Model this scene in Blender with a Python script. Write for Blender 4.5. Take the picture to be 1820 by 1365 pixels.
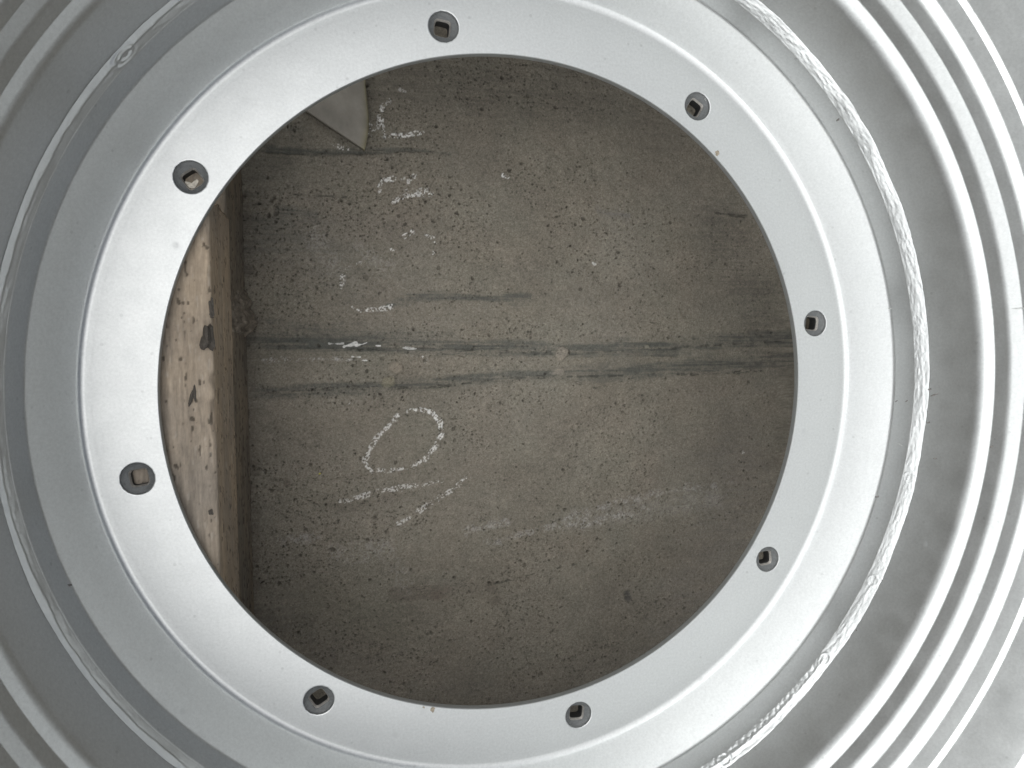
import bpy, math, random
import numpy as np
from mathutils import Vector, Matrix
from mathutils.bvhtree import BVHTree

S = 0.25                       # one model unit (bolt circle radius) in metres
sc = bpy.context.scene
for o in list(bpy.data.objects): bpy.data.objects.remove(o)
C = bpy.data.collections.new('Scene'); sc.collection.children.link(C)

# ---------------------------------------------------------------- camera
FPX, W, H = 1234.3, 1820, 1365
CAMP = np.array([-0.49494, 0.17053, 1.89873]); AX, AY = -0.074986, -0.2501127
cam = bpy.data.cameras.new('camera'); camo = bpy.data.objects.new('camera', cam); C.objects.link(camo)
cam.sensor_width = 36; cam.lens = 36 * FPX / W; cam.clip_start = 0.01; cam.clip_end = 200
camo.location = Vector(CAMP * S); camo.rotation_euler = (AX, AY, 0)
cam.dof.use_dof = False
sc.camera = camo
MR = np.array(Matrix.Rotation(AY, 3, 'Y') @ Matrix.Rotation(AX, 3, 'X'))

def ray(px, py):
    return MR @ np.array([(px - W/2)/FPX, -(py - H/2)/FPX, -1.0])
def at(px, py, z):
    d = ray(px, py); t = (z - CAMP[2]) / d[2]
    return CAMP + d * t
def toward_px(x, y, z):        # point -> picture position (arrays)
    p = np.stack([x - CAMP[0], y - CAMP[1], z - CAMP[2] + 0*x], -1) @ MR
    return W/2 - FPX * p[..., 0]/p[..., 2], H/2 + FPX * p[..., 1]/p[..., 2]

# ---------------------------------------------------------------- light
SUN_EL, SUN_AZ = math.radians(74), math.radians(180)     # azimuth measured from +X
w = bpy.data.worlds.new('World'); sc.world = w; w.use_nodes = True
nt = w.node_tree; nt.nodes.clear()
def N(t, typ, **k):
    n = t.nodes.new(typ)
    for a, b in k.items(): setattr(n, a, b)
    return n
out = N(nt, 'ShaderNodeOutputWorld'); bg = N(nt, 'ShaderNodeBackground'); nt.links.new(bg.outputs[0], out.inputs[0])
sky = N(nt, 'ShaderNodeTexSky', sky_type='NISHITA'); sky.sun_disc = False
sky.sun_elevation = SUN_EL; sky.sun_rotation = math.radians(90) - SUN_AZ
geo = N(nt, 'ShaderNodeTexCoord'); sep = N(nt, 'ShaderNodeSeparateXYZ'); nt.links.new(geo.outputs['Generated'], sep.inputs[0])
# overcast: a pale cloud deck, brighter on the side the sun stands behind
mr = N(nt, 'ShaderNodeMapRange', interpolation_type='SMOOTHSTEP')
mr.inputs['From Min'].default_value = -0.12; mr.inputs['From Max'].default_value = 0.52
mr.inputs['To Min'].default_value = 1.0; mr.inputs['To Max'].default_value = 0.04
nt.links.new(sep.outputs['X'], mr.inputs['Value'])
cl = N(nt, 'ShaderNodeTexNoise'); cl.inputs['Scale'].default_value = 1.3; cl.inputs['Detail'].default_value = 3
nt.links.new(geo.outputs['Generated'], cl.inputs['Vector'])
cm = N(nt, 'ShaderNodeMapRange'); cm.inputs['From Min'].default_value = 0.3; cm.inputs['From Max'].default_value = 0.7
cm.inputs['To Min'].default_value = 0.85; cm.inputs['To Max'].default_value = 1.15
nt.links.new(cl.outputs['Fac'], cm.inputs['Value'])
def wmap(src, a, b, lo, hi):
    n = N(nt, 'ShaderNodeMapRange', interpolation_type='SMOOTHSTEP'); n.inputs['From Min'].default_value = a; n.inputs['From Max'].default_value = b
    n.inputs['To Min'].default_value = lo; n.inputs['To Max'].default_value = hi; nt.links.new(sep.outputs[src], n.inputs['Value']); return n.outputs[0]
def wmath(op, a, b):
    n = N(nt, 'ShaderNodeMath', operation=op); nt.links.new(a, n.inputs[0]); nt.links.new(b, n.inputs[1]); return n
# brightest low down on the open side, with a duller belt of cloud between there and overhead
low_ = wmath('MULTIPLY', wmap('X', -0.50, 0.10, 1.6, 0.0), wmap('Z', 0.36, 0.60, 1.0, 0.0)).outputs[0]
belt = wmap('X', -0.68, -0.36, -0.45, 0.0)
ad = wmath('ADD', wmath('ADD', mr.outputs[0], low_).outputs[0], belt)
mu = N(nt, 'ShaderNodeMath', operation='MULTIPLY'); nt.links.new(ad.outputs[0], mu.inputs[0]); nt.links.new(cm.outputs[0], mu.inputs[1])
deck = N(nt, 'ShaderNodeVectorMath', operation='SCALE'); deck.inputs[0].default_value = (9.9, 9.9, 9.75)
nt.links.new(mu.outputs[0], deck.inputs['Scale'])
mx = N(nt, 'ShaderNodeMix', data_type='RGBA'); mx.inputs['Factor'].default_value = 0.88
nt.links.new(sky.outputs[0], mx.inputs['A']); nt.links.new(deck.outputs[0], mx.inputs['B'])
nt.links.new(mx.outputs['Result'], bg.inputs[0]); bg.inputs[1].default_value = 0.222
sun = bpy.data.lights.new('sun', 'SUN'); sun.energy = 0.5; sun.angle = math.radians(100); sun.color = (1, .985, .96)
suno = bpy.data.objects.new('sun', sun); C.objects.link(suno)
dv = Vector((math.cos(SUN_EL)*math.cos(SUN_AZ), math.cos(SUN_EL)*math.sin(SUN_AZ), math.sin(SUN_EL)))
suno.rotation_euler = dv.to_track_quat('Z', 'Y').to_euler()
vs = sc.view_settings; vs.view_transform = 'Standard'; vs.look = 'None'; vs.gamma = 1; vs.exposure = 0.0
vs.use_curve_mapping = False

# ---------------------------------------------------------------- helpers
rng = np.random.default_rng(7); random.seed(7)
_T = rng.random((8, 256, 256))
def noise(x, y, seed=0):
    t = _T[seed % 8]; x = x + 17.3*seed; y = y + 9.1*seed
    xi = np.floor(x).astype(np.int64); yi = np.floor(y).astype(np.int64)
    fx = x - xi; fy = y - yi
    fx = fx*fx*fx*(fx*(fx*6-15)+10); fy = fy*fy*fy*(fy*(fy*6-15)+10)
    a = t[xi & 255, yi & 255]; b = t[(xi+1) & 255, yi & 255]; c = t[xi & 255, (yi+1) & 255]; d = t[(xi+1) & 255, (yi+1) & 255]
    return (a*(1-fx)+b*fx)*(1-fy) + (c*(1-fx)+d*fx)*fy
def fbm(x, y, seed=0, o=4, g=.5):
    s = 0; a = 1; n = 0
    for k in range(o):
        s = s + a*noise(x*2**k, y*2**k, seed+k); n += a; a *= g
    return s/n
def sstep(a, b, x):
    t = np.clip((x-a)/(b-a), 0, 1); return t*t*(3-2*t)

def mesh_obj(name, V, F, mat, parent=None, smooth=True, cols=None, extra=None):
    """V (n,3) in model units, F (m,4) or list of tuples"""
    me = bpy.data.meshes.new(name)
    V = np.asarray(V, float) * S
    if isinstance(F, np.ndarray):
        me.vertices.add(len(V)); me.vertices.foreach_set('co', V.astype(np.float32).ravel())
        k = F.shape[1]
        me.loops.add(F.size); me.loops.foreach_set('vertex_index', F.astype(np.int32).ravel())
        me.polygons.add(len(F)); me.polygons.foreach_set('loop_start', np.arange(0, F.size, k, dtype=np.int32))
        me.update(calc_edges=True)
    else:
        me.from_pydata([tuple(v) for v in V], [], F)
    if smooth: me.polygons.foreach_set('use_smooth', np.ones(len(me.polygons), bool))
    if cols is not None:
        at_ = me.color_attributes.new('tint', 'FLOAT_COLOR', 'POINT')
        c4 = np.ones((len(V), 4), np.float32); c4[:, :3] = cols; at_.data.foreach_set('color', c4.ravel())
    me.validate(); me.update()
    if mat: me.materials.append(mat)
    o = bpy.data.objects.new(name, me); C.objects.link(o)
    if parent: o.parent = parent
    return o
def grid_faces(nu, nv, wrap_u=False, flip=False):
    u = np.arange(nu if wrap_u else nu-1); v = np.arange(nv-1)
    U, Vv = np.meshgrid(u, v, indexing='ij'); U = U.ravel(); Vv = Vv.ravel(); U2 = (U+1) % nu
    q = np.stack([U*nv+Vv, U2*nv+Vv, U2*nv+Vv+1, U*nv+Vv+1], 1)
    return q[:, ::-1] if flip else q
def tag(o, label=None, cat=None, group=None, kind=None):
    for k, v in (('label', label), ('category', cat), ('group', group), ('kind', kind)):
        if v: o[k] = v
    return o

# ---------------------------------------------------------------- materials
def mat(name):
    m = bpy.data.materials.new(name); m.use_nodes = True; t = m.node_tree
    return m, t, t.nodes['Principled BSDF']
def L(t, a, b): t.links.new(a, b)
def ramp(t, src, lo, hi, a, b):
    r = N(t, 'ShaderNodeMapRange'); r.inputs['From Min'].default_value = lo; r.inputs['From Max'].default_value = hi
    r.inputs['To Min'].default_value = a; r.inputs['To Max'].default_value = b; L(t, src, r.inputs['Value']); return r.outputs[0]
def tex(t, scale, detail=3, rough=.55, coords=None, vec=None):
    n = N(t, 'ShaderNodeTexNoise'); n.inputs['Scale'].default_value = scale; n.inputs['Detail'].default_value = detail
    n.inputs['Roughness'].default_value = rough
    if coords is None: coords = N(t, 'ShaderNodeTexCoord').outputs['Object']
    if vec:
        mp = N(t, 'ShaderNodeMapping'); mp.inputs['Scale'].default_value = vec; L(t, coords, mp.inputs['Vector']); coords = mp.outputs[0]
    L(t, coords, n.inputs['Vector']); return n.outputs['Fac']
def mul(t, a, b, op='MULTIPLY'):
    n = N(t, 'ShaderNodeMath', operation=op)
    for i, s in enumerate((a, b)):
        if isinstance(s, (int, float)): n.inputs[i].default_value = s
        else: L(t, s, n.inputs[i])
    return n.outputs[0]
def bump(t, p, hgt, dist, strength=1.0, prev=None):
    b = N(t, 'ShaderNodeBump'); b.inputs['Distance'].default_value = dist; b.inputs['Strength'].default_value = strength
    L(t, hgt, b.inputs['Height'])
    if prev is not None: L(t, prev, b.inputs['Normal'])
    L(t, b.outputs[0], p.inputs['Normal']); return b.outputs[0]

def silver(name, base=(.57, .583, .58), rough=.40, metal=.93, speck=.09, bmp=.00005):
    m, t, p = mat(name)
    fine = tex(t, 560, 4, .75); mid = tex(t, 60, 4, .6); big = tex(t, 7, 3, .5)
    v = mul(t, ramp(t, fine, .3, .7, 1-speck, 1+speck), ramp(t, mid, .3, .7, .985, 1.01))
    v = mul(t, v, ramp(t, big, .3, .7, .975, 1.015))
    # sparse smudges of handling dirt
    sm = N(t, 'ShaderNodeTexVoronoi'); sm.inputs['Scale'].default_value = 46; sm.inputs['Randomness'].default_value = 1
    L(t, N(t, 'ShaderNodeTexCoord').outputs['Object'], sm.inputs['Vector'])
    gate = N(t, 'ShaderNodeSeparateColor'); L(t, sm.outputs['Color'], gate.inputs[0])
    spot = mul(t, ramp(t, sm.outputs['Distance'], .05, .13, 1, 0), ramp(t, gate.outputs[0], .88, .9, 0, 1))
    spot = mul(t, spot, ramp(t, fine, .35, .6, 0, 1))
    v = mul(t, v, ramp(t, spot, 0, 1, 1, .90))
    s2 = N(t, 'ShaderNodeTexVoronoi'); s2.inputs['Scale'].default_value = 170
    L(t, N(t, 'ShaderNodeTexCoord').outputs['Object'], s2.inputs['Vector'])
    g2 = N(t, 'ShaderNodeSeparateColor'); L(t, s2.outputs['Color'], g2.inputs[0])
    sp2 = mul(t, ramp(t, s2.outputs['Distance'], .12, .22, 1, 0), ramp(t, g2.outputs[1], .90, .93, 0, 1))
    v = mul(t, v, ramp(t, sp2, 0, 1, 1, .86))
    c = N(t, 'ShaderNodeVectorMath', operation='SCALE'); c.inputs[0].default_value = base; L(t, v, c.inputs['Scale'])
    L(t, c.outputs[0], p.inputs['Base Color'])
    p.inputs['Metallic'].default_value = metal
    r = mul(t, ramp(t, mid, .3, .7, rough-.03, rough+.03), ramp(t, spot, 0, 1, 0, .12), 'ADD'); L(t, r, p.inputs['Roughness'])
    bump(t, p, tex(t, 260, 3, .6), bmp)
    return m
M_PAINT = silver('silver_wheel_paint')
M_WELD = silver('painted_weld', base=(.57, .583, .58), rough=.44, speck=.03, bmp=.0001)
M_SOCK = silver('dark_bare_steel', base=(.125, .13, .13), rough=.6, metal=.35, speck=.25)
M_SOCKL = silver('scuffed_steel', base=(.42, .40, .37), rough=.5, metal=.6, speck=.3)
M_DEEP = silver('shade_dark_steel', base=(.03, .03, .03), rough=.7, metal=.2, speck=.25)  # near black stands in for shade inside the square holes
M_LIP = silver('cut_steel_edge', base=(.34, .35, .345), rough=.5, metal=.7, speck=.06)

def tinted(name, rough=.9, grit=.18, gs=700, bd=.0004, spec=.25, stretch=None):
    m, t, p = mat(name)
    a = N(t, 'ShaderNodeAttribute', attribute_name='tint')
    g = tex(t, gs, 4, .7, vec=stretch); g2 = tex(t, gs*.3, 3, .6, vec=stretch)
    v = mul(t, ramp(t, g, .3, .7, 1-grit, 1+grit), ramp(t, g2, .3, .7, 1-grit*.5, 1+grit*.5))
    c = N(t, 'ShaderNodeVectorMath', operation='SCALE'); L(t, a.outputs['Color'], c.inputs[0]); L(t, v, c.inputs['Scale'])
    L(t, c.outputs[0], p.inputs['Base Color']); p.inputs['Roughness'].default_value = rough
    p.inputs['Specular IOR Level'].default_value = spec
    bump(t, p, g, bd, .8)
    return m
M_CONC = tinted('concrete', gs=900, bd=.0004, grit=.24)
M_WOOD = tinted('weathered_wood', gs=500, bd=.0004, stretch=(1, .15, 1))
M_EARTH = tinted('packed_earth', gs=500, bd=.001, grit=.3)
M_BOARD = tinted('pale_board', gs=250, bd=.0001, grit=.06, rough=.6, spec=.4)
def plain(name, col, rough=.8, gs=600, grit=.25, metal=0):
    m, t, p = mat(name)
    c = N(t, 'ShaderNodeVectorMath', operation='SCALE'); c.inputs[0].default_value = col
    g = tex(t, gs, 3, .6); L(t, ramp(t, g, .3, .7, 1-grit, 1+grit), c.inputs['Scale']); L(t, c.outputs[0], p.inputs['Base Color'])
    p.inputs['Roughness'].default_value = rough; p.inputs['Metallic'].default_value = metal
    bump(t, p, g, .0004); return m
M_CRUMB = plain('grey_grit', (.16, .15, .14)); M_CLOD = plain('brown_bark', (.075, .065, .054))
M_FLAKE = plain('silver_flake', (.55, .56, .55), rough=.4, metal=.7); M_PETAL = plain('yellow_bit', (.45, .42, .08))
M_TAN = plain('tan_stone', (.30, .26, .2))

# ================================================================ the floor
ZF = -0.80
def axis(lo, hi, step, far):
    mid = np.arange(lo, hi, step)
    g = [lo - step*1.6**k for k in range(1, 60)]
    a = []; x = 0; s = step
    while x < far: s *= 1.35; x += s; a.append(x)
    a = np.array(a); return np.concatenate([(lo - a)[::-1], mid, hi + a])
gx = axis(-.92, 1.40, .0021, 60); gy = axis(-1.42, 1.36, .0021, 60)
GX, GY = np.meshgrid(gx, gy, indexing='ij'); nx, ny = GX.shape
PX, PY = toward_px(np.clip(GX, -1.2, 1.8), np.clip(GY, -1.8, 1.8), ZF)     # picture position of every floor point, to lay chalk and cracks where they are
hz = (fbm(GX*9, GY*9, 1, 5)-.5)*.010 + (fbm(GX*60, GY*60, 2, 3)-.5)*.0022
base = np.array([.198, .181, .149])
mott = fbm(GX*3.2, GY*5.5, 3, 5); m2 = fbm(GX*22, GY*22, 4, 4); m3 = fbm(GX*210, GY*210, 0, 3, .7)
bright = (0.86 + .28*mott) * (0.88 + .24*m2) * (.60 + .80*m3)
col = base[None, None, :] * bright[..., None]
red = fbm(GX*7, GY*9, 5, 4); grn = fbm(GX*5+9, GY*8+4, 6, 4)
col *= 1 + red[..., None]*np.array([.035, -.01, -.03]) + grn[..., None]*np.array([-.03, .0, -.02])
def paint(mask, c, amt=1.0):
    k = (mask*amt)[..., None]; np.multiply(col, 1-k, out=col); np.add(col, k*np.array(c), out=col)
def seg(pts):
    """distance (px) from a polyline, and place along it"""
    D = np.full(PX.shape, 1e9); T = np.zeros(PX.shape); tot = 0
    for (x0, y0), (x1, y1) in zip(pts[:-1], pts[1:]):
        dx, dy = x1-x0, y1-y0; l2 = dx*dx+dy*dy + 1e-9
        t = np.clip(((PX-x0)*dx+(PY-y0)*dy)/l2, 0, 1); d = np.hypot(PX-x0-t*dx, PY-y0-t*dy)
        k = d < D; D[k] = d[k]; T[k] = (tot+t[k]*math.sqrt(l2)); tot += math.sqrt(l2)
    return D, T
grit = fbm(GX*170, GY*170, 5, 2, .8); grit2 = fbm(GX*45, GY*45, 7, 3)
rag = (fbm(GX*30, GY*30, 2, 3)-.5); rag2 = (fbm(GX*5, GY*48, 6, 3)-.5); lane = fbm(GX*4, GY*95, 3, 3, .7)*.7 + grit2*.3
# stains, bands and smudges, with some painted shade
def stain_shade(pts, wd, c, amt, soft=.6, r=14, dig=0.):
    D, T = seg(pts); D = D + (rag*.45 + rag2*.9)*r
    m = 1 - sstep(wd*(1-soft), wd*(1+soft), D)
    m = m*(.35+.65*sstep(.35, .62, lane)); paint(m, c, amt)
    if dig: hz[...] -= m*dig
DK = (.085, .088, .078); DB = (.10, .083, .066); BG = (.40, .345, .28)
stain_shade([(430, 604), (560, 612), (700, 616), (1000, 621), (1180, 617), (1420, 598)], 13, DK, .9, .6, 14, .003)
stain_shade([(455, 696), (600, 690), (760, 681), (900, 668), (1100, 660), (1250, 648), (1420, 640)], 11, DK, .8, .7, 16, .003)
stain_shade([(1040, 668), (1180, 655), (1300, 650)], 12, DK, .3, .7, 12)
stain_shade([(690, 541), (740, 532), (790, 524), (830, 527), (940, 532)], 7, DK, .85, .8, 16)
stain_shade([(480, 268), (640, 268), (720, 268), (800, 275)], 4.5, DK, .62, .6, 10, .004)
stain_shade([(440, 262), (560, 272), (640, 270)], 5, DK, .4, .6, 10, .003)
stain_shade([(495, 372), (560, 380)], 8, DK, .75, .8, 14); stain_shade([(480, 420), (600, 470), (640, 520)], 40, DK, .28, .9, 60); stain_shade([(470, 590), (640, 592), (800, 600)], 12, DK, .4, .9, 30); stain_shade([(480, 575), (560, 582)], 7, DK, .45, .8, 14)
stain_shade([(1062, 375), (1115, 384)], 6, (.16, .15, .15), .5, .8, 12)
stain_shade([(430, 360), (440, 480)], 17, DB, .6, .7, 20)
stain_shade([(440, 560), (446, 1080)], 15, DB, .50, .6, 14)
stain_shade([(420, 470), (470, 420), (560, 400)], 26, DK, .35, .9, 40); stain_shade([(430, 340), (470, 300), (520, 250)], 40, DK, .35, .9, 50); stain_shade([(700, 150), (850, 150), (1000, 180)], 50, (.1, .09, .075), .3, .9, 60); stain_shade([(1280, 400), (1340, 520), (1370, 640)], 40, (.08, .075, .066), .45, .9, 50)  # shade beside the left timber painted in, then broad darker areas
stain_shade([(560, 890), (620, 903), (700, 880)], 9, DB, .35, .8, 14); stain_shade([(560, 855), (660, 845)], 6, DB, .3, .9, 14)
stain_shade([(700, 1055), (770, 1052)], 12, DB, .5, .7, 18); stain_shade([(775, 1060), (795, 1050)], 10, (.13, .10, .08), .4, .6, 12)
stain_shade([(876, 1045), (882, 1065)], 10, DB, .4, .6, 10); stain_shade([(508, 848), (512, 860)], 6, DB, .6, .6, 6)
stain_shade([(560, 1060), (620, 1080), (700, 1110)], 34, (.12, .115, .085), .35, .9, 50)
stain_shade([(1115, 1056), (1116, 1062)], 6, (.05, .05, .05), .75, .6, 4, .006)
stain_shade([(560, 395), (700, 400)], 30, (.2, .17, .15), .2, .9, 40)
stain_shade([(1310, 820), (1290, 1000), (1200, 1150)], 60, (.15, .14, .13), .35, .9, 50)  # from here, broad darker bands along the edge of the opening
stain_shade([(470, 1100), (640, 1190), (900, 1240), (1180, 1200)], 45, (.12, .11, .1), .3, .9, 50)
stain_shade([(690, 130), (1000, 140), (1180, 230)], 40, (.13, .12, .1), .35, .9, 50)
for pts, wd in (([(868, 1041), (960, 1018), (1025, 1003)], 1.0), ([(985, 668), (1060, 690), (1150, 665)], .9), 
                ([(1090, 567), (1180, 575)], .8), ([(520, 345), (640, 352)], .9),
                ([(455, 612), (600, 622), (760, 619), (1000, 630), (1400, 606)], 1.3), ([(460, 700), (640, 688), (760, 690), (900, 672), (1290, 664), (1400, 655)], 1.3),
                ([(1270, 378), (1340, 386)], 1.5), ([(500, 590), (530, 596)], 1.6)):
    D, T = seg(pts); D = D + rag*7
    m = np.exp(-(D/wd)**2)*sstep(.35, .65, grit2); paint(m, (.04, .04, .033), .7); hz -= m*.003
# lumps of mortar left on the floor
def lump(px, py, rx, ry, c, hgt, amt=.7):
    d = np.hypot((PX-px)/rx, (PY-py)/ry) + rag*1.1
    m = 1 - sstep(.75, 1.1, d); paint(m*(.5+.5*grit), c, amt); hz[...] += m*hgt*(.5+grit2)
lump(996, 630, 12, 16, BG, .008, .55); lump(992, 661, 12, 7, BG, .004, .5); lump(702, 652, 14, 12, (.33, .28, .22), .005, .5)
lump(690, 680, 14, 12, (.33, .30, .2), .005, .45); lump(1150, 616, 5, 4, (.36, .34, .26), .003, .5)
# pale scuffs; the broad ones further down also paint in light
def scuff_light(pts, wd, amt, lo=.42, hi=.7, c=(.50, .49, .47), r=16):
    D, T = seg(pts); D = D + rag*r
    m = (1-sstep(wd*.3, wd*1.3, D))*sstep(lo, hi, grit*.6+grit2*.4); paint(m, c, amt)
scuff_light([(870, 965), (960, 940), (1060, 925), (1150, 905)], 7, .36); scuff_light([(1000, 925), (1090, 893), (1200, 872), (1300, 858)], 6, .34)
scuff_light([(1010, 925), (1160, 905), (1270, 885)], 20, .16, .3); scuff_light([(830, 945), (900, 928)], 8, .35)
scuff_light([(470, 640), (560, 638), (650, 640)], 3, .65); scuff_light([(640, 445), (690, 470)], 16, .2); scuff_light([(560, 420), (590, 470)], 22, .18)
scuff_light([(500, 960), (560, 955)], 10, .3); scuff_light([(600, 985), (680, 975)], 22, .25); scuff_light([(700, 1000), (720, 1040)], 18, .15)
# chalk writing
CH = (.80, .79, .76)
def chalk(pts, wd=4.2, amt=.9, lo=.42, hi=.56, seedk=0):
    if lo > .35: lo += .035; hi += .06; wd *= .95; amt *= .85
    D, T = seg(pts); D = D + rag*7
    br = noise(T*.035+seedk*7.7, T*0+seedk, 3)
    thr = lo + .16*sstep(.5, .3, br) if False else lo + .10*(1-sstep(.28, .46, br))
    m = (1-sstep(wd*.6, wd*1.15, D))*sstep(thr, thr+(hi-lo), grit*.75+grit2*.25); paint(m, CH, amt)
chalk([(683, 243), (716, 241), (750, 236)], 4.6, .95, .40, .5, 1); chalk([(678, 196), (679, 215), (684, 243)], 3.4, 1, .36, .5, 2)
chalk([(692, 180), (680, 190), (676, 205), (674, 225)], 5, .6, .40, .55, 3); chalk([(655, 222), (664, 230)], 4, .8, .44, .56, 4); chalk([(654, 238), (664, 245)], 3, .8, .44, .56, 4)
chalk([(592, 256), (604, 262), (618, 265)], 3.5, .8, .44, .56, 5)
chalk([(674, 330), (680, 321), (700, 317)], 4.5, .95, .42, .52, 6); chalk([(726, 323), (737, 312)], 4, .7, .46, .58, 7); chalk([(676, 322), (675, 341)], 2, .6, .46, .58, 7)
chalk([(700, 358), (716, 352), (740, 346), (764, 344)], 5.6, .9, .44, .55, 8); chalk([(725, 340), (762, 336)], 4, .5, .48, .6, 8)
chalk([(713, 424), (722, 418), (731, 412)], 4.5, .95, .42, .52, 9); chalk([(757, 417), (770, 424), (775, 436), (770, 452)], 4, .8, .46, .56, 10)
chalk([(697, 444), (705, 442)], 3, .9, .42, .52, 11); chalk([(640, 467), (620, 474), (611, 487), (608, 505)], 3.6, .6, .47, .58, 12)
chalk([(627, 545), (640, 553)], 4, .9, .44, .55, 13); chalk([(654, 551), (676, 549), (696, 545)], 4.5, .95, .42, .53, 14); chalk([(608, 490), (607, 512)], 3, .7, .44, .56, 12)
chalk([(706, 738), (694, 753), (672, 775), (655, 800), (648, 822), (660, 838)], 4.6, .95, .42, .53, 15)
chalk([(672, 835), (700, 836), (735, 830), (755, 815), (774, 795), (784, 772), (781, 748), (768, 733), (745, 727), (728, 731)], 4.6, .95, .42, .53, 16)
chalk([(606, 892), (640, 882), (690, 870), (740, 863), (785, 855)], 4.6, .8, .45, .56, 17); chalk([(708, 931), (728, 920)], 4, .85, .44, .55, 18)
chalk([(745, 908), (775, 889), (805, 868), (834, 847)], 5, .9, .44, .54, 19)
chalk([(895, 312), (902, 316)], 4, .85, .42, .55, 20); chalk([(752, 632), (757, 641)], 4, .8, .42, .55, 21); chalk([(1303, 806), (1312, 806)], 4, .4, .42, .55, 22)
chalk([(1320, 800), (1322, 812)], 2.5, .6, .42, .55, 23); chalk([(715, 318), (740, 318)], 3, .45, .5, .6, 24); chalk([(617, 719), (622, 717)], 2.4, 1, .2, .3, 25)
chalk([(1054, 467), (1058, 469)], 3, .6, .2, .4, 26); chalk([(720, 163), (712, 160)], 4, .4, .4, .5, 27)
chalk([(612, 616), (625, 612), (632, 611)], 2.4, .7, .1, .3, 28); chalk([(633, 614), (644, 612), (652, 609)], 1.4, .7, .1, .3, 29)
chalk([(668, 614), (676, 614)], 1.8, .8, .1, .3, 30); chalk([(690, 615), (700, 618), (716, 618), (740, 620)], 1.2, .6, .1, .3, 31); chalk([(585, 611), (610, 611)], 1.3, .5, .1, .3, 31)
chalk([(626, 634), (640, 635)], 1.6, .8, .1, .3, 32); chalk([(640, 640), (652, 641)], 1.4, .8, .1, .3, 33)
scuff_light([(520, 420), (640, 480), (760, 560)], 90, .26, .3, .75, (.30, .275, .235), 60)  # broad pale dust, also painted to lift the dim left floor
scuff_light([(520, 740), (640, 800), (760, 900)], 110, .34, .3, .75, (.30, .265, .22), 60); scuff_light([(900, 700), (1050, 560), (1100, 440)], 90, .18, .3, .75, (.30, .285, .245), 60)
# pits: air holes in the concrete
dx = .0021
def pits(n, r0, r1, depth, seed, dens):
    r_ = np.random.default_rng(seed); k = 0
    ix0 = int(np.searchsorted(gx, -.9)); iy0 = int(np.searchsorted(gy, -1.4))
    X = r_.uniform(-.88, 1.38, n*3); Y = r_.uniform(-1.38, 1.33, n*3)
    px, py = toward_px(X, Y, ZF)
    cl_ = sstep(.36, .66, fbm(X*4, Y*6, 3, 3)); keep = r_.random(n*3) < dens(px, py)*(.18+1.1*cl_); X = X[keep][:n]; Y = Y[keep][:n]
    for x, y in zip(X, Y):
        r = r0 + (r1-r0)*r_.random()**2.5; e = r_.uniform(.65, 1.0); an = r_.uniform(0, math.pi)
        i = int(round((x-gx[ix0])/dx))+ix0; j = int(round((y-gy[iy0])/dx))+iy0; q = int(r*1.8/dx)+2
        a, b, c_, d_ = max(i-q, 0), min(i+q, nx), max(j-q, 0), min(j+q, ny)
        if b <= a or d_ <= c_: continue
        sx = GX[a:b, c_:d_]-x; sy = GY[a:b, c_:d_]-y
        u = sx*math.cos(an)+sy*math.sin(an); v = (-sx*math.sin(an)+sy*math.cos(an))/e
        m = 1 - sstep(.55, 1.15, np.hypot(u, v)/r + (grit[a:b, c_:d_]-.5)*.5)
        hz[a:b, c_:d_] -= m*r*depth
        kk = (m*r_.uniform(.3, .66))[..., None]; col[a:b, c_:d_] = col[a:b, c_:d_]*(1-kk) + kk*np.array([.055, .048, .04])
left = lambda px, py: np.clip(1.15 - (px-450)/1100, .3, 1)*np.where(abs(py-645) < 45, .5, 1)
pits(18000, .0016, .0040, 1.7, 11, left)
pits(640, .0035, .0085, 1.2, 12, left)
pits(26, .008, .014, .7, 13, lambda px, py: np.where(px < 800, 1, .12))
col = np.clip(col, .008, .9)
fv = np.stack([GX, GY, ZF + hz*np.where((abs(GX-.25) < 1.25) & (abs(GY) < 1.5), 1, .0)], -1).reshape(-1, 3)
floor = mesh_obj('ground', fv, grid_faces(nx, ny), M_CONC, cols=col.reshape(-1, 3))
tag(floor, 'rough pitted grey concrete ground with faded chalk writing', 'ground', kind='structure')

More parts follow.
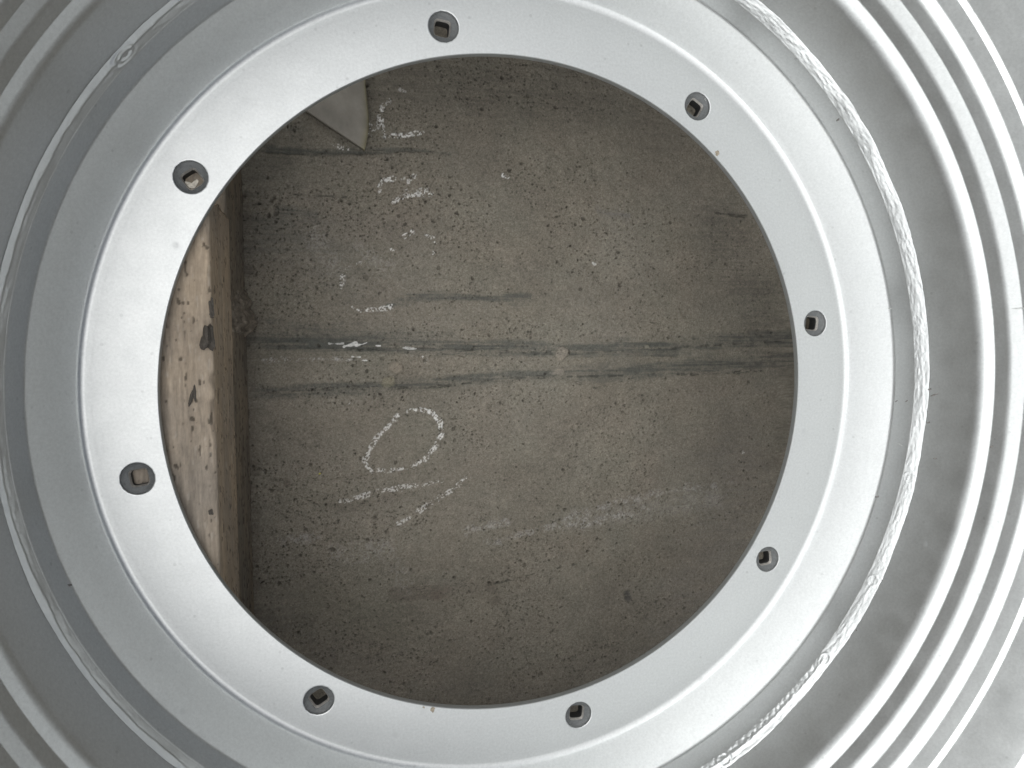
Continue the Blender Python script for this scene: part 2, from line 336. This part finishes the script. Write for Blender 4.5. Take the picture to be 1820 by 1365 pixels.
# ================================================================ the timbers
ZT = -.036
def timber(name, x_face, width, y0, y1, z0, z1, side, seed, tone, ragged=None, step=.0035):
    """a bar along Y; x_face is the face turned to the opening (side=-1: timber lies to the left of it)"""
    rad = .012; s = []
    L_ = width
    top = np.arange(0, L_-rad, step if step > .003 else step)
    pts = [(-side*(L_) * -1, 0)]
    prof = []
    for t in np.linspace(L_, rad, int((L_-rad)/step)): prof.append((side*t, 0.))                 # top, outer to inner
    for a in np.linspace(0, math.pi/2, 7)[1:-1]: prof.append((side*(rad-rad*math.sin(a)), -rad+rad*math.cos(a)))
    for t in np.linspace(rad, z1-z0, int((z1-z0-rad)/step)): prof.append((0., -t))
    ntop = len(prof)
    prof += [(side*L_, -(z1-z0)), (side*L_, -rad*.5)]
    prof = np.array(prof); ys = np.arange(y0, y1, step*1.0)
    n = len(prof); m = len(ys)
    A = np.concatenate([[0], np.cumsum(np.hypot(*np.diff(prof, axis=0).T))])
    U, Yv = np.meshgrid(A, ys, indexing='ij')
    g1 = fbm(U*75+seed, Yv*5, seed, 5, .6); g2 = fbm(U*200, Yv*14, seed+1, 3, .6); g3 = fbm(U*9, Yv*5, seed+2, 4); g4 = fbm(U*190, Yv*110, seed+3, 3, .7)
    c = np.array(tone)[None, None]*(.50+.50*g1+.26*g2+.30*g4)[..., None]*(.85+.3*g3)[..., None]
    c = c*(1+((g3-.5)*.3)[..., None]*np.array([1, .6, 0]))
    pit = sstep(.74, .82, fbm(U*95, Yv*42, seed+4, 2, .7)); c = c*(1-.6*pit[..., None])
    pale = sstep(.77, .82, fbm(U*130, Yv*26, seed+5, 2, .7)); c = c*(1-.16*pale[..., None]) + .16*pale[..., None]*np.array([.62, .58, .52])
    face = sstep(L_-.004, L_+.02, U)
    c = c*(1-face[..., None]*np.array([-.10, -.06, .0]))  # side face coloured lighter to offset the weak light on it
    hh = (g1-.5)*.003+(g2-.5)*.002-pit*.003
    chip = sstep(.56, .72, fbm(U*3, Yv*11, seed+6, 3))*np.exp(-((U-L_)/.014)**2)
    X = x_face + prof[:, 0][:, None] + side*(hh*face + chip*.005)*-1*-1
    Z = z1 + prof[:, 1][:, None] + np.where(U < L_, hh, 0) - chip*.005 - .003
    X = X + 0*Yv
    c = c*(1-.25*chip[..., None])
    if ragged is not None:
        Yr = Yv.copy(); k = Yv > ragged-.05
        lim = ragged + (fbm(U*26, U*0+3, seed, 3)-.5)*.03; Yr = np.minimum(Yv, lim); Yv = Yr
    V = np.stack([X, Yv, Z], -1).reshape(-1, 3)
    F = grid_faces(n, m, wrap_u=True, flip=(side > 0))
    # end caps
    e0 = np.arange(n)*m; e1 = e0+m-1
    Fl = F
    o = mesh_obj(name, V, Fl, M_WOOD, cols=np.clip(c, .01, .9).reshape(-1, 3))
    import bmesh
    bm = bmesh.new(); bm.from_mesh(o.data); bm.verts.ensure_lookup_table()
    for e in (e0, e1):
        try: bm.faces.new([bm.verts[i] for i in e])
        except Exception: pass
    bm.normal_update(); bm.to_mesh(o.data); bm.free()
    return o
yend = at(350, 352, ZT)[1]
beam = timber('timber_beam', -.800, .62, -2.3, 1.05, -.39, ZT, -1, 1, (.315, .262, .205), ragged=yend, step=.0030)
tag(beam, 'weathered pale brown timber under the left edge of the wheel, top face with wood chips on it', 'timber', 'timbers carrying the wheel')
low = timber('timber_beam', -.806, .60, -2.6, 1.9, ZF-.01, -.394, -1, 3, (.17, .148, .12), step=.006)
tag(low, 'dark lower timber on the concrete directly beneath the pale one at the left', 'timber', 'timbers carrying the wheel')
rgt = timber('timber_beam', 1.53, .62, -2.4, 2.1, ZF-.01, ZT, 1, 5, (.10, .092, .08), step=.006)  # added out of view; keeps side light off the floor
tag(rgt, 'added unseen dark timber standing on the concrete at the right, shading the floor', 'timber', 'timbers carrying the wheel')

for yf, lab in ((1.40, 'added unseen cross timber beyond the top of the opening, shading the floor'), (-1.50, 'added unseen cross timber beyond the bottom of the opening, shading the floor')):
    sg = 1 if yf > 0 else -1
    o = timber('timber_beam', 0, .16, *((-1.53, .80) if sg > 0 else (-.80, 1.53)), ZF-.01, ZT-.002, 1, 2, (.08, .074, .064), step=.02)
    o.rotation_euler = (0, 0, sg*math.pi/2); o.location = (0, yf*S, 0)  # added out of view to close off light from under the wheel
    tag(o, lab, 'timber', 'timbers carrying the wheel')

# ================================================================ the wheel
wheel = bpy.data.objects.new('steel_wheel', None); C.objects.link(wheel); wheel.empty_display_size = .05
tag(wheel, 'silver painted steel wheel lying flat, seen through its open round centre', 'wheel')
NR = 720
def fillet(path, radii, n=7):
    P = [np.array(p, float) for p in path]; outp = [P[0]]
    for i in range(1, len(P)-1):
        r = radii[i]; a = P[i-1]-P[i]; b = P[i+1]-P[i]; la, lb = np.linalg.norm(a), np.linalg.norm(b); a /= la; b /= lb
        if r <= 0: outp.append(P[i]); continue
        ang = math.acos(np.clip(a@b, -1, 1)); t = min(r/math.tan(ang/2), la*.49, lb*.49)
        p0, p1 = P[i]+a*t, P[i]+b*t
        for k in range(n+1):
            s = k/n; outp.append((1-s)**2*p0 + 2*s*(1-s)*P[i] + s*s*p1)
    outp.append(P[-1]); return np.array(outp)
def densify(p, mx=.02):
    o = [p[0]]
    for a, b in zip(p[:-1], p[1:]):
        k = max(1, int(np.linalg.norm(b-a)/mx))
        for i in range(1, k+1): o.append(a+(b-a)*i/k)
    return np.array(o)
def offset_path(p, d):
    t = np.gradient(p, axis=0); t /= np.linalg.norm(t, axis=1)[:, None]+1e-12
    return p + np.stack([t[:, 1], -t[:, 0]], 1)*d
def revolve(name, prof, m, nr=NR, parent=wheel, wob=0.):
    th = np.linspace(0, 2*math.pi, nr, endpoint=False)
    R = prof[:, 0][None] + 0*th[:, None]; Z = prof[:, 1][None] + 0*th[:, None]
    if wob:
        for k, a, ph in ((2, 1, .4), (3, .7, 2.), (5, .35, 1.)): R = R*(1+wob*a*np.cos(k*th+ph))[:, None]
    V = np.stack([R*np.cos(th)[:, None], R*np.sin(th)[:, None], Z], -1).reshape(-1, 3)
    return mesh_obj(name, V, grid_faces(nr, len(prof), wrap_u=True), m, parent)
TH = .0195; RA = .9246; RP = 1.075
PHI = 1.76935; RH = .0402
# --- flat plate with its eight round holes, each sector a polar mesh round its hole
def plate_sector(k, z, up):
    ph = PHI - k*math.pi/4; NB = 24
    a0, a1 = ph-math.pi/8, ph+math.pi/8
    r0, r1 = RA+.0022, RP
    bnd = []
    for i in range(NB): bnd.append((r1, a1+(a0-a1)*i/NB))
    for i in range(NB): bnd.append((r1+(r0-r1)*i/NB, a0))
    for i in range(NB): bnd.append((r0, a0+(a1-a0)*i/NB))
    for i in range(NB): bnd.append((r0+(r1-r0)*i/NB, a1))
    B = np.array([(r*math.cos(a), r*math.sin(a)) for r, a in bnd]); c = np.array([math.cos(ph), math.sin(ph)])
    D = B-c; ang = np.arctan2(D[:, 1], D[:, 0]); circ = c + np.stack([np.cos(ang), np.sin(ang)], 1)
    V = []; rings = 6
    dirs = np.stack([np.cos(ang), np.sin(ang)], 1)
    lip = [(RH, -TH+.0) , (RH, -.0030), (RH+.0008, -.0010), (RH+.0026, 0.0), (RH+.0036, 0.0)] if up else [(RH, z)]
    for (rr, zz) in lip: V.append(np.column_stack([c+dirs*rr, np.full(4*NB, zz)]))
    st = lip[-1][0]
    for j in range(1, rings+1):
        s = j/rings; V.append(np.column_stack([(c+dirs*st)*(1-s)+B*s, np.full(4*NB, 0. if up else z)]))
    V = np.concatenate(V); n = len(V)//(4*NB); M_ = 4*NB; F = []
    for j in range(n-1):
        for i in range(M_):
            q = (j*M_+i, j*M_+(i+1) % M_, (j+1)*M_+(i+1) % M_, (j+1)*M_+i)
            F.append(q if not up else q[::-1])
    return V, F
import bmesh
bm = bmesh.new()
def add(V, F):
    vs_ = [bm.verts.new(tuple(np.array(v)*S)) for v in V]
    for f in F:
        try: bm.faces.new([vs_[i] for i in f])
        except ValueError: pass
for k in range(8):
    add(*plate_sector(k, 0, True)); add(*plate_sector(k, -TH, False))
# --- dish: bend, steep slope, upright flange, and the underside offset by the plate thickness
C3 = (1.1755, .121); D3 = (1.1885, .190)
up_path = densify(fillet([(RP, 0), (1.1000, 0), C3, (1.1835, .186)], [0, .055, .030, 0], 12), .012)
th = np.linspace(0, 2*math.pi, 768, endpoint=False)
def rev_bm(prof, flip=False):
    n = len(prof); V = []
    for a in th:
        ca, sa = math.cos(a), math.sin(a)
        for r, z in prof: V.append((r*ca, r*sa, z))
    F = grid_faces(len(th), n, wrap_u=True, flip=flip).tolist(); add(V, F)
lipp = [(RA, -TH), (RA, -.0022), (RA+.0007, -.0007), (RA+.0022, 0)]
top_edge = fillet([tuple(up_path[-1]), (1.1845, .1925), (1.1925, .192)], [0, .003, 0], 4)
rev_bm(np.vstack([up_path, top_edge[1:]]))
dn = offset_path(up_path, TH); dn[0] = (RP, -TH); rev_bm(dn, flip=True)
bmesh.ops.remove_doubles(bm, verts=bm.verts, dist=1e-5)
bmesh.ops.recalc_face_normals(bm, faces=bm.faces) if False else None
me = bpy.data.meshes.new('disc'); bm.to_mesh(me); bm.free(); me.materials.append(M_PAINT)
me.polygons.foreach_set('use_smooth', np.ones(len(me.polygons), bool)); me.update()
me.set_sharp_from_angle(angle=math.radians(32)); disc = bpy.data.objects.new('disc', me); C.objects.link(disc); disc.parent = wheel
revolve('opening_edge', np.array(lipp), M_LIP, 768)
# --- rim band
inner = [(1.345, -.034), (1.335, -.012), (1.262, -.004), (1.225, .05), (1.2015, .13), (1.2010, .21), (1.2140, .378), (1.2310, .4105),
         (1.2358, .4470), (1.2495, .4790), (1.2555, .5145), (1.2680, .5310), (1.2760, .5680), (1.2835, .5760), (1.3080, .706), (1.345, .728),
         (1.352, .745), (1.395, .800), (1.425, .812), (1.445, .800)]
rad = [0, .01, .02, .02, .03, .02, .075, .014, .055, .016, .05, .02, .006, .012, .010, .02, .03, .02, .01, 0]
ip = densify(fillet(inner, rad, 8), .02)
op = offset_path(ip, .017)
prof = np.vstack([ip, op[::-1], ip[:1]])
rim = revolve('rim_band', prof, M_PAINT, 1080)
# --- weld bead
NW, NT = 7200, 18
tw = np.linspace(math.pi, 3*math.pi, NW, endpoint=False); tt = np.linspace(0, 1, NT)
TWg, TTg = np.meshgrid(tw, tt, indexing='ij')
sl = TWg*1.2                                         # arc length in units
def ang_of(px, py, z=.21): p = at(px, py, z); return math.atan2(p[1], p[0])
aR = ang_of(1470, 1175) % (2*math.pi); aB = ang_of(1285, 1345) % (2*math.pi); aT = ang_of(215, 90) % (2*math.pi)
wr = (fbm(sl*9, sl*0+1, 1, 4)-.5); wr2 = (fbm(sl*60, sl*0+2, 2, 2)-.5)
zin = .187 + .002*wr[:, :1]; zout = .2235 + .010*wr + .003*wr2
Pin = np.stack([1.1836+0*sl, .1885+0*sl], -1); Pout = np.stack([1.2005+.0009*(zout-.2)/.01*0 + .0012+0*sl, zout], -1)
C_ = TTg - .5
def arcmask(a, b):                                   # 1 where the angle is between a and b going anticlockwise
    d = (TWg-a) % (2*math.pi); ln = (b-a) % (2*math.pi); return ((d < ln)).astype(float)
isR = arcmask(aR, (math.radians(75)) % (2*math.pi)); isB = arcmask((aB-.7) % (2*math.pi), aR); isL = 1-np.clip(isR+isB, 0, 1)
saw = lambda x: (x-np.floor(x))
jit = fbm(sl*14, TTg*2, 3, 3)*1.5
chev = saw((sl + abs(C_)*.075)*13+jit*1.6); chev = sstep(0, .22, chev)*(1-sstep(.35, 1, chev))
fine = fbm(sl*150, TTg*5, 4, 3)-.5; streak = fbm(sl*42 + abs(C_)*3.2, TTg*9, 5, 3)-.5
hR = .0009*np.sin(math.pi*TTg)**.8 + isR*(chev*.0004*(.1+abs(C_)*1.6) + streak*.0012*(.3+1.4*fbm(sl*3, TTg*0+5, 6, 2)) + fine*.0004)
side = sstep(.05, .3, C_ * -1 + .12)
chB = saw(sl*44 + C_*1.2 + jit*.8); chB = np.sin(chB*math.pi)
hB = isB*(.0022*np.exp(-((C_-.02)/.10)**2) + .0013*chB*side + streak*.0022 + .0008*fine)
hL = isL*(.0006*streak + .0003*fine + .0014*sstep(.05, .12, C_+wr*.4)*np.sin(math.pi*TTg))
def crater(a, l, wgt=.0022, ring=0.):
    d = ((TWg-a+math.pi) % (2*math.pi)-math.pi)*1.2
    rr = np.hypot(d/l, C_/.45); wob = 1+.5*(fbm(sl*30, TTg*3, 6, 2)-.5); return (wgt*np.exp(-((rr*wob-.85)/.16)**2)*(.35+.65*sstep(-.02, .03, d)) - wgt*.35*np.exp(-(rr/.5)**2) + ring*np.cos(rr*wob*13)*(1-sstep(.5, .8, rr)))
hh = hR + hB + hL + crater(aR, .022) + crater(aT, .042, .0018, .0006) + crater(aB, .022) + crater(ang_of(1556, 1035), .018, .0008) + crater(ang_of(1622, 850), .018, .0007)
hh = hh*np.sin(math.pi*np.clip(TTg*1.0, 0, 1))**.35
P = Pin*(1-TTg[..., None]) + Pout*TTg[..., None]
nrm = np.array([-math.sin(math.radians(66)), math.cos(math.radians(66))])
P = P + hh[..., None]*nrm
V = np.stack([P[..., 0]*np.cos(TWg), P[..., 0]*np.sin(TWg), P[..., 1]], -1).reshape(-1, 3)
bead = mesh_obj('weld_bead', V, grid_faces(NW, NT, wrap_u=True), M_WELD, wheel)
# --- countersunk square bolt holes
def socket(k):
    ph = PHI-k*math.pi/4; c = np.array([math.cos(ph), math.sin(ph)])
    hx, hy = 57, .0185
    rot = [-.12, -.55, -.1, .1, -.08, .55, .15, .62][k]
    off = [(-.002, .001), (-.001, 0), (-.0015, 0), (0, 0), (-.001, 0), (0, -.001), (.001, 0), (.001, -.002)][k]
    n = 48; A = np.linspace(0, 2*math.pi, n, endpoint=False)
    def sq(h, z):
        r = h/np.power(np.abs(np.cos(A))**5+np.abs(np.sin(A))**5, 1/5)
        return np.column_stack([c[0]+off[0]+r*np.cos(A+rot), c[1]+off[1]+r*np.sin(A+rot), np.full(n, z)])
    ci = lambda r, z: np.column_stack([c[0]+r*np.cos(A+rot), c[1]+r*np.sin(A+rot), np.full(n, z)])
    h = .0195
    V = np.vstack([ci(RH+.004, -TH+.0008), ci(RH-.0003, -.0095), ci(RH*.82, -.0125), sq(h*1.22, -.0145), sq(h*1.18, -.0145)])
    o = mesh_obj('bolt_socket', V, grid_faces(5, n).tolist(), M_SOCK, wheel); fix_ring(o, 5, n)
    V2 = np.vstack([sq(h*1.18, -.0146), sq(h*1.0, -.0215)])
    o2 = mesh_obj('square_hole_edge', V2, grid_faces(2, n).tolist(), M_SOCKL, o); fix_ring(o2, 2, n)
    V3 = np.vstack([sq(h*1.0, -.0216), sq(h*.96, -.0325 if k == 6 else -.052)])
    o3 = mesh_obj('shade_sleeve', V3, grid_faces(2, n).tolist(), M_DEEP, o); fix_ring(o3, 2, n)  # added tube, coloured near black so the hole looks dark inside
def fix_ring(o, rows, n):
    me = o.data; co = [v.co.copy() for v in me.vertices]; m = me.materials[0]
    F = []
    for j in range(rows-1):
        for i in range(n): F.append((j*n+i, j*n+(i+1) % n, (j+1)*n+(i+1) % n, (j+1)*n+i))
    new = bpy.data.meshes.new(o.name); new.from_pydata(co, [], F); new.materials.append(m)
    new.polygons.foreach_set('use_smooth', np.zeros(len(F), bool)); new.update(); o.data = new
for k in range(8): socket(k)

# ================================================================ loose things
bpy.context.view_layer.update()
def bvh(objs):
    V = []; F = []
    for o in objs:
        b = len(V); V += [v.co.copy() for v in o.data.vertices]; F += [[i+b for i in p.vertices] for p in o.data.polygons]
    return BVHTree.FromPolygons(V, F)
BW = bvh([disc, rim]); 
def hit(px, py, tree=BW):
    d = Vector(ray(px, py)).normalized(); return tree.ray_cast(camo.location, d)
def rock(name, p, n, size, m, seed, stretch=(1, 1, .6), rot=0., sub=2, jag=.35):
    bm = bmesh.new(); bmesh.ops.create_icosphere(bm, subdivisions=sub, radius=1)
    r_ = random.Random(seed); ph = [r_.uniform(0, 6) for _ in range(6)]
    for v in bm.verts:
        c = v.co; f = 1+jag*(math.sin(c.x*3.1+ph[0])*math.sin(c.y*2.7+ph[1])+.5*math.sin(c.z*5+c.x*4+ph[2]))+r_.uniform(-1, 1)*jag*.35
        v.co = Vector((c.x*stretch[0], c.y*stretch[1], c.z*stretch[2]))*f*size
    me = bpy.data.meshes.new(name); bm.to_mesh(me); bm.free(); me.materials.append(m)
    o = bpy.data.objects.new(name, me); C.objects.link(o)
    q = Vector(n).to_track_quat('Z', 'Y')
    o.rotation_euler = (q.to_matrix() @ Matrix.Rotation(rot, 3, 'Z')).to_euler(); o.location = Vector(p) + Vector(n)*size*stretch[2]*.35
    return o
crumbs = [(1652, 692, 3.0, 'grey grit crumb on the outer edge of the weld, level with the floor cracks'),
          (1660, 702, 3.6, 'longer grey sliver standing beside the weld at the right'),
          (1648, 728, 2.6, 'grey chip lodged on the weld bead below the standing sliver'),
          (1650, 751, 2.4, 'small round crumb beside the right part of the weld, above a blank stretch of wall'),
          (1632, 791, 3.2, 'dark chip lying across the bright weld bead at the right'),
          (1662, 815, 2.2, 'tiny grey crumb on the rim wall just outside the weld chip'),
          (1559, 883, 3.0, 'dark crumb at the outer edge of the bright slope, lower right'),
          (1564, 1030, 3.4, 'brown chip on the outer side of the weld, lower right'),
          (1762, 794, 2.0, 'tiny speck on the first bright step of the rim at the right'),
          (1489, 213, 2.8, 'brownish crumb by the upper right weld in front of the stained wall'),
          (1593, 713, 2.0, 'left speck of the two in the groove inside the right weld'),
          (1611, 713, 2.0, 'right speck of the two in the groove inside the right weld'),
          (1521, 1120, 2.0, 'small grey speck outside the smooth stretch of weld, lower right'),
          (1275, 272, 4.2, 'rounded tan stone at the upper right edge of the opening'),
          (769, 1261, 4.4, 'rounded tan stone at the bottom edge of the opening'),
          (753, 1257, 2.0, 'tiny speck left of the tan stone at the bottom edge'),
          (1253, 177, 3.0, 'pale bead resting in the upper right bolt hole'),
          (124, 1040, 3.4, 'dark splinter lying in the groove at the lower left')]
for i, (px, py, r, lab) in enumerate(crumbs):
    loc, nn, _, dist = hit(px, py)
    if loc is None: continue
    sz = r/FPX*dist*1.0
    st = (1, 1, .6) if 'stone' in lab or 'bead' in lab else (.55, 1.5, .6)
    if 'sliver' in lab: st = (.4, 2.0, .5)
    o = rock('pebble' if 'stone' in lab or 'bead' in lab else 'grit_crumb', loc, nn, sz, M_TAN if 'stone' in lab else (M_FLAKE if 'bead' in lab else M_CRUMB), i, st, random.uniform(-.5, .5), 2, .3)
    tag(o, lab, 'crumb' if o.name.startswith('grit') else 'pebble', 'grit lying on the wheel')
for i, (px, py, r, lab) in enumerate([(1583, 548, 6, 'thin curled silver paint flake in the groove above right of the opening'),
                                      (1600, 790, 5, 'thin silver paint flake in the groove beside the right weld'),
                                      (1813, 548, 7, 'silver metal shaving on the rim step at the far right')]):
    loc, nn, _, dist = hit(px, py)
    if loc is None: continue
    o = rock('paint_flake', loc, nn, r/FPX*dist, M_FLAKE, 50+i, (.22, 1.1, .22), .15, 2, .4)
    tag(o, lab, 'flake', 'paint flakes on the wheel')
BB = bvh([beam])
def scrap():
    P = [(320, 320), (325, 325), (329, 322.5), (336, 323.5), (341, 325.5), (345, 321), (350, 318.5), (353, 321), (351, 327), (346, 334), (341, 335), (333, 333), (326, 329)]
    top = [at(x, y, -.0235+.002*math.sin(i*2.1))*S for i, (x, y) in enumerate(P)]
    bm = bmesh.new(); vs_ = [bm.verts.new(p) for p in top]; f = bm.faces.new(vs_)
    ex = bmesh.ops.extrude_face_region(bm, geom=[f]); bmesh.ops.translate(bm, vec=(0, 0, -.0006), verts=[g for g in ex['geom'] if isinstance(g, bmesh.types.BMVert)])
    bmesh.ops.recalc_face_normals(bm, faces=bm.faces)
    me = bpy.data.meshes.new('paper_scrap'); bm.to_mesh(me); bm.free(); me.materials.append(plain('pale_scrap', (.55, .51, .44)))
    o = bpy.data.objects.new('paper_scrap', me); C.objects.link(o)
    tag(o, 'torn pale scrap caught in the square of the upper left bolt hole', 'scrap')
scrap()
for (px, py, r, st, rot, mt, nm, lab, cat) in [
        (371, 601, 17, (.62, 1.25, .95), -.05, M_CLOD, 'bark_chunk', 'chunky dark bark piece on the right edge of the pale timber', 'bark'),
        (376, 545, 9, (.5, 1.6, .4), .1, M_CLOD, 'bark_chunk', 'thin dark bark strip just above the chunky bark piece', 'bark'),
        (376, 560, 5, (.7, 1.1, .5), .3, M_CLOD, 'bark_chunk', 'small dark bark crumb between bark strip and chunky piece', 'bark'),
        (340, 708, 10, (.28, 1.3, .25), -.35, M_CLOD, 'wood_splinter', 'short dark splinter lying slanted on the pale timber', 'splinter'),
        (346, 699, 10, (.22, 1.25, .2), .08, M_CLOD, 'wood_splinter', 'upright dark splinter crossing the slanted one on the pale timber', 'splinter'),
        (375, 910, 4.5, (.9, 1.1, .5), .2, M_CLOD, 'earth_crumb', 'dark earth crumb on the lower end of the pale timber', 'crumb')]:
    loc, nn, _, dist = hit(px, py, BB)
    if loc is None: continue
    o = rock(nm, loc, (0, 0, 1), r/FPX*dist, mt, int(px), st, rot, 3, .28); tag(o, lab, cat)
# earth wedged between timber and concrete
def wedge():
    A = [at(404, 440, -.39), at(410, 588, -.42)]
    nu, nv = 40, 60; V = []; cs = []
    for j in range(nv):
        s = j/(nv-1); py = 445+(590-445)*s
        xo = 410 + 44*min(1, max(0, s*1.25))**1.0 + (3*math.sin(s*23)+2*math.sin(s*51))*(.3+s)
        for i in range(nu):
            t = i/(nu-1); zz = -.36 + (ZF+.01+.36)*(t**.8) 
            x_in = at(400, py, zz)[0]
            pO = at(xo, py, ZF+.01); pI = np.array([-.812, at(405, py, -.39)[1], -.36])
            p = pI*(1-t)+pO*t
            nz = noise(np.array(i*.35), np.array(j*.35), 3)+.5*noise(np.array(i*.9), np.array(j*.9), 4)-.75
            p = p + np.array([.012, 0, .020])*float(nz)*(1 if 0 < t < 1 else .3)
            V.append(p); b = .6+.7*float(noise(np.array(i*.5), np.array(j*.3), 5)); cs.append(np.array([.225, .192, .152])*b)
    # close the cut end down to the floor
    o = mesh_obj('earth_clod', V, grid_faces(nv, nu), M_EARTH, cols=np.array(cs))
    m = o.modifiers.new('thick', 'SOLIDIFY'); m.thickness = .012; m.offset = -1
    return tag(o, 'crumbly brown wedge of earth between the left timber and the concrete', 'earth')
wedge()
# pale sheet corner
def sheet():
    zt = ZF+.030
    tri = [at(648, 268, zt), at(656, 215, zt), at(660, 130, zt), at(650, -60, zt), at(300, -60, zt), at(330, 55, zt), at(540, 206, zt), at(600, 247, zt)]
    # fan grid
    n = 70; a, b, c, d = at(648, 268, zt), at(660, 20, zt), at(330, 55, zt), at(500, -120, zt)
    U, Vv = np.meshgrid(np.linspace(0, 1, n), np.linspace(0, 1, n), indexing='ij')
    P = (a*(1-U)[..., None]*(1-Vv)[..., None] + b*(U)[..., None]*(1-Vv)[..., None] + c*(1-U)[..., None]*Vv[..., None] + d*U[..., None]*Vv[..., None])
    bow = np.sin(U*math.pi)*0.0
    P[..., 0] += (.010*np.sin(U*9)*np.exp(-Vv*9)); P[..., 2] += .006*fbm(U*4, Vv*4, 3, 3)
    c_ = np.array([.25, .233, .20])*(.65+.7*fbm(U*6, Vv*8, 2, 5))[..., None]
    rust = np.exp(-((Vv-.22-.05*np.sin(U*6))/.02)**2)*sstep(.2, .5, U); c_ = c_*(1-.3*rust[..., None]*np.array([.5, 1, 1.4]))
    edge = np.exp(-(Vv/.02)**2)*.3; c_ = c_*(1-edge[..., None]*np.array([.4, .5, 1.3]))
    o = mesh_obj('pale_board', P.reshape(-1, 3), grid_faces(n, n), M_BOARD, cols=c_.reshape(-1, 3))
    m = o.modifiers.new('thick', 'SOLIDIFY'); m.thickness = .028*S; m.offset = 0
    return tag(o, 'pale grey board corner lying on the concrete at the upper left', 'board')
sheet()
for (px, py, r, lab) in [(434, 688, 2.2, 'tiny yellow petal on the ground beside the left timber'), (568, 842, 2.0, 'tiny yellow petal on the concrete left of the chalk oval')]:
    p = at(px, py, ZF+.004); o = rock('yellow_petal', p*S, (0, 0, 1), r/FPX*2.6*S, M_PETAL, 5, (1, .7, .3), .5, 2, .2); tag(o, lab, 'petal', 'yellow petals on the ground')

sc.render.engine = 'CYCLES'
sc.cycles.max_bounces = 8; sc.cycles.glossy_bounces = 6
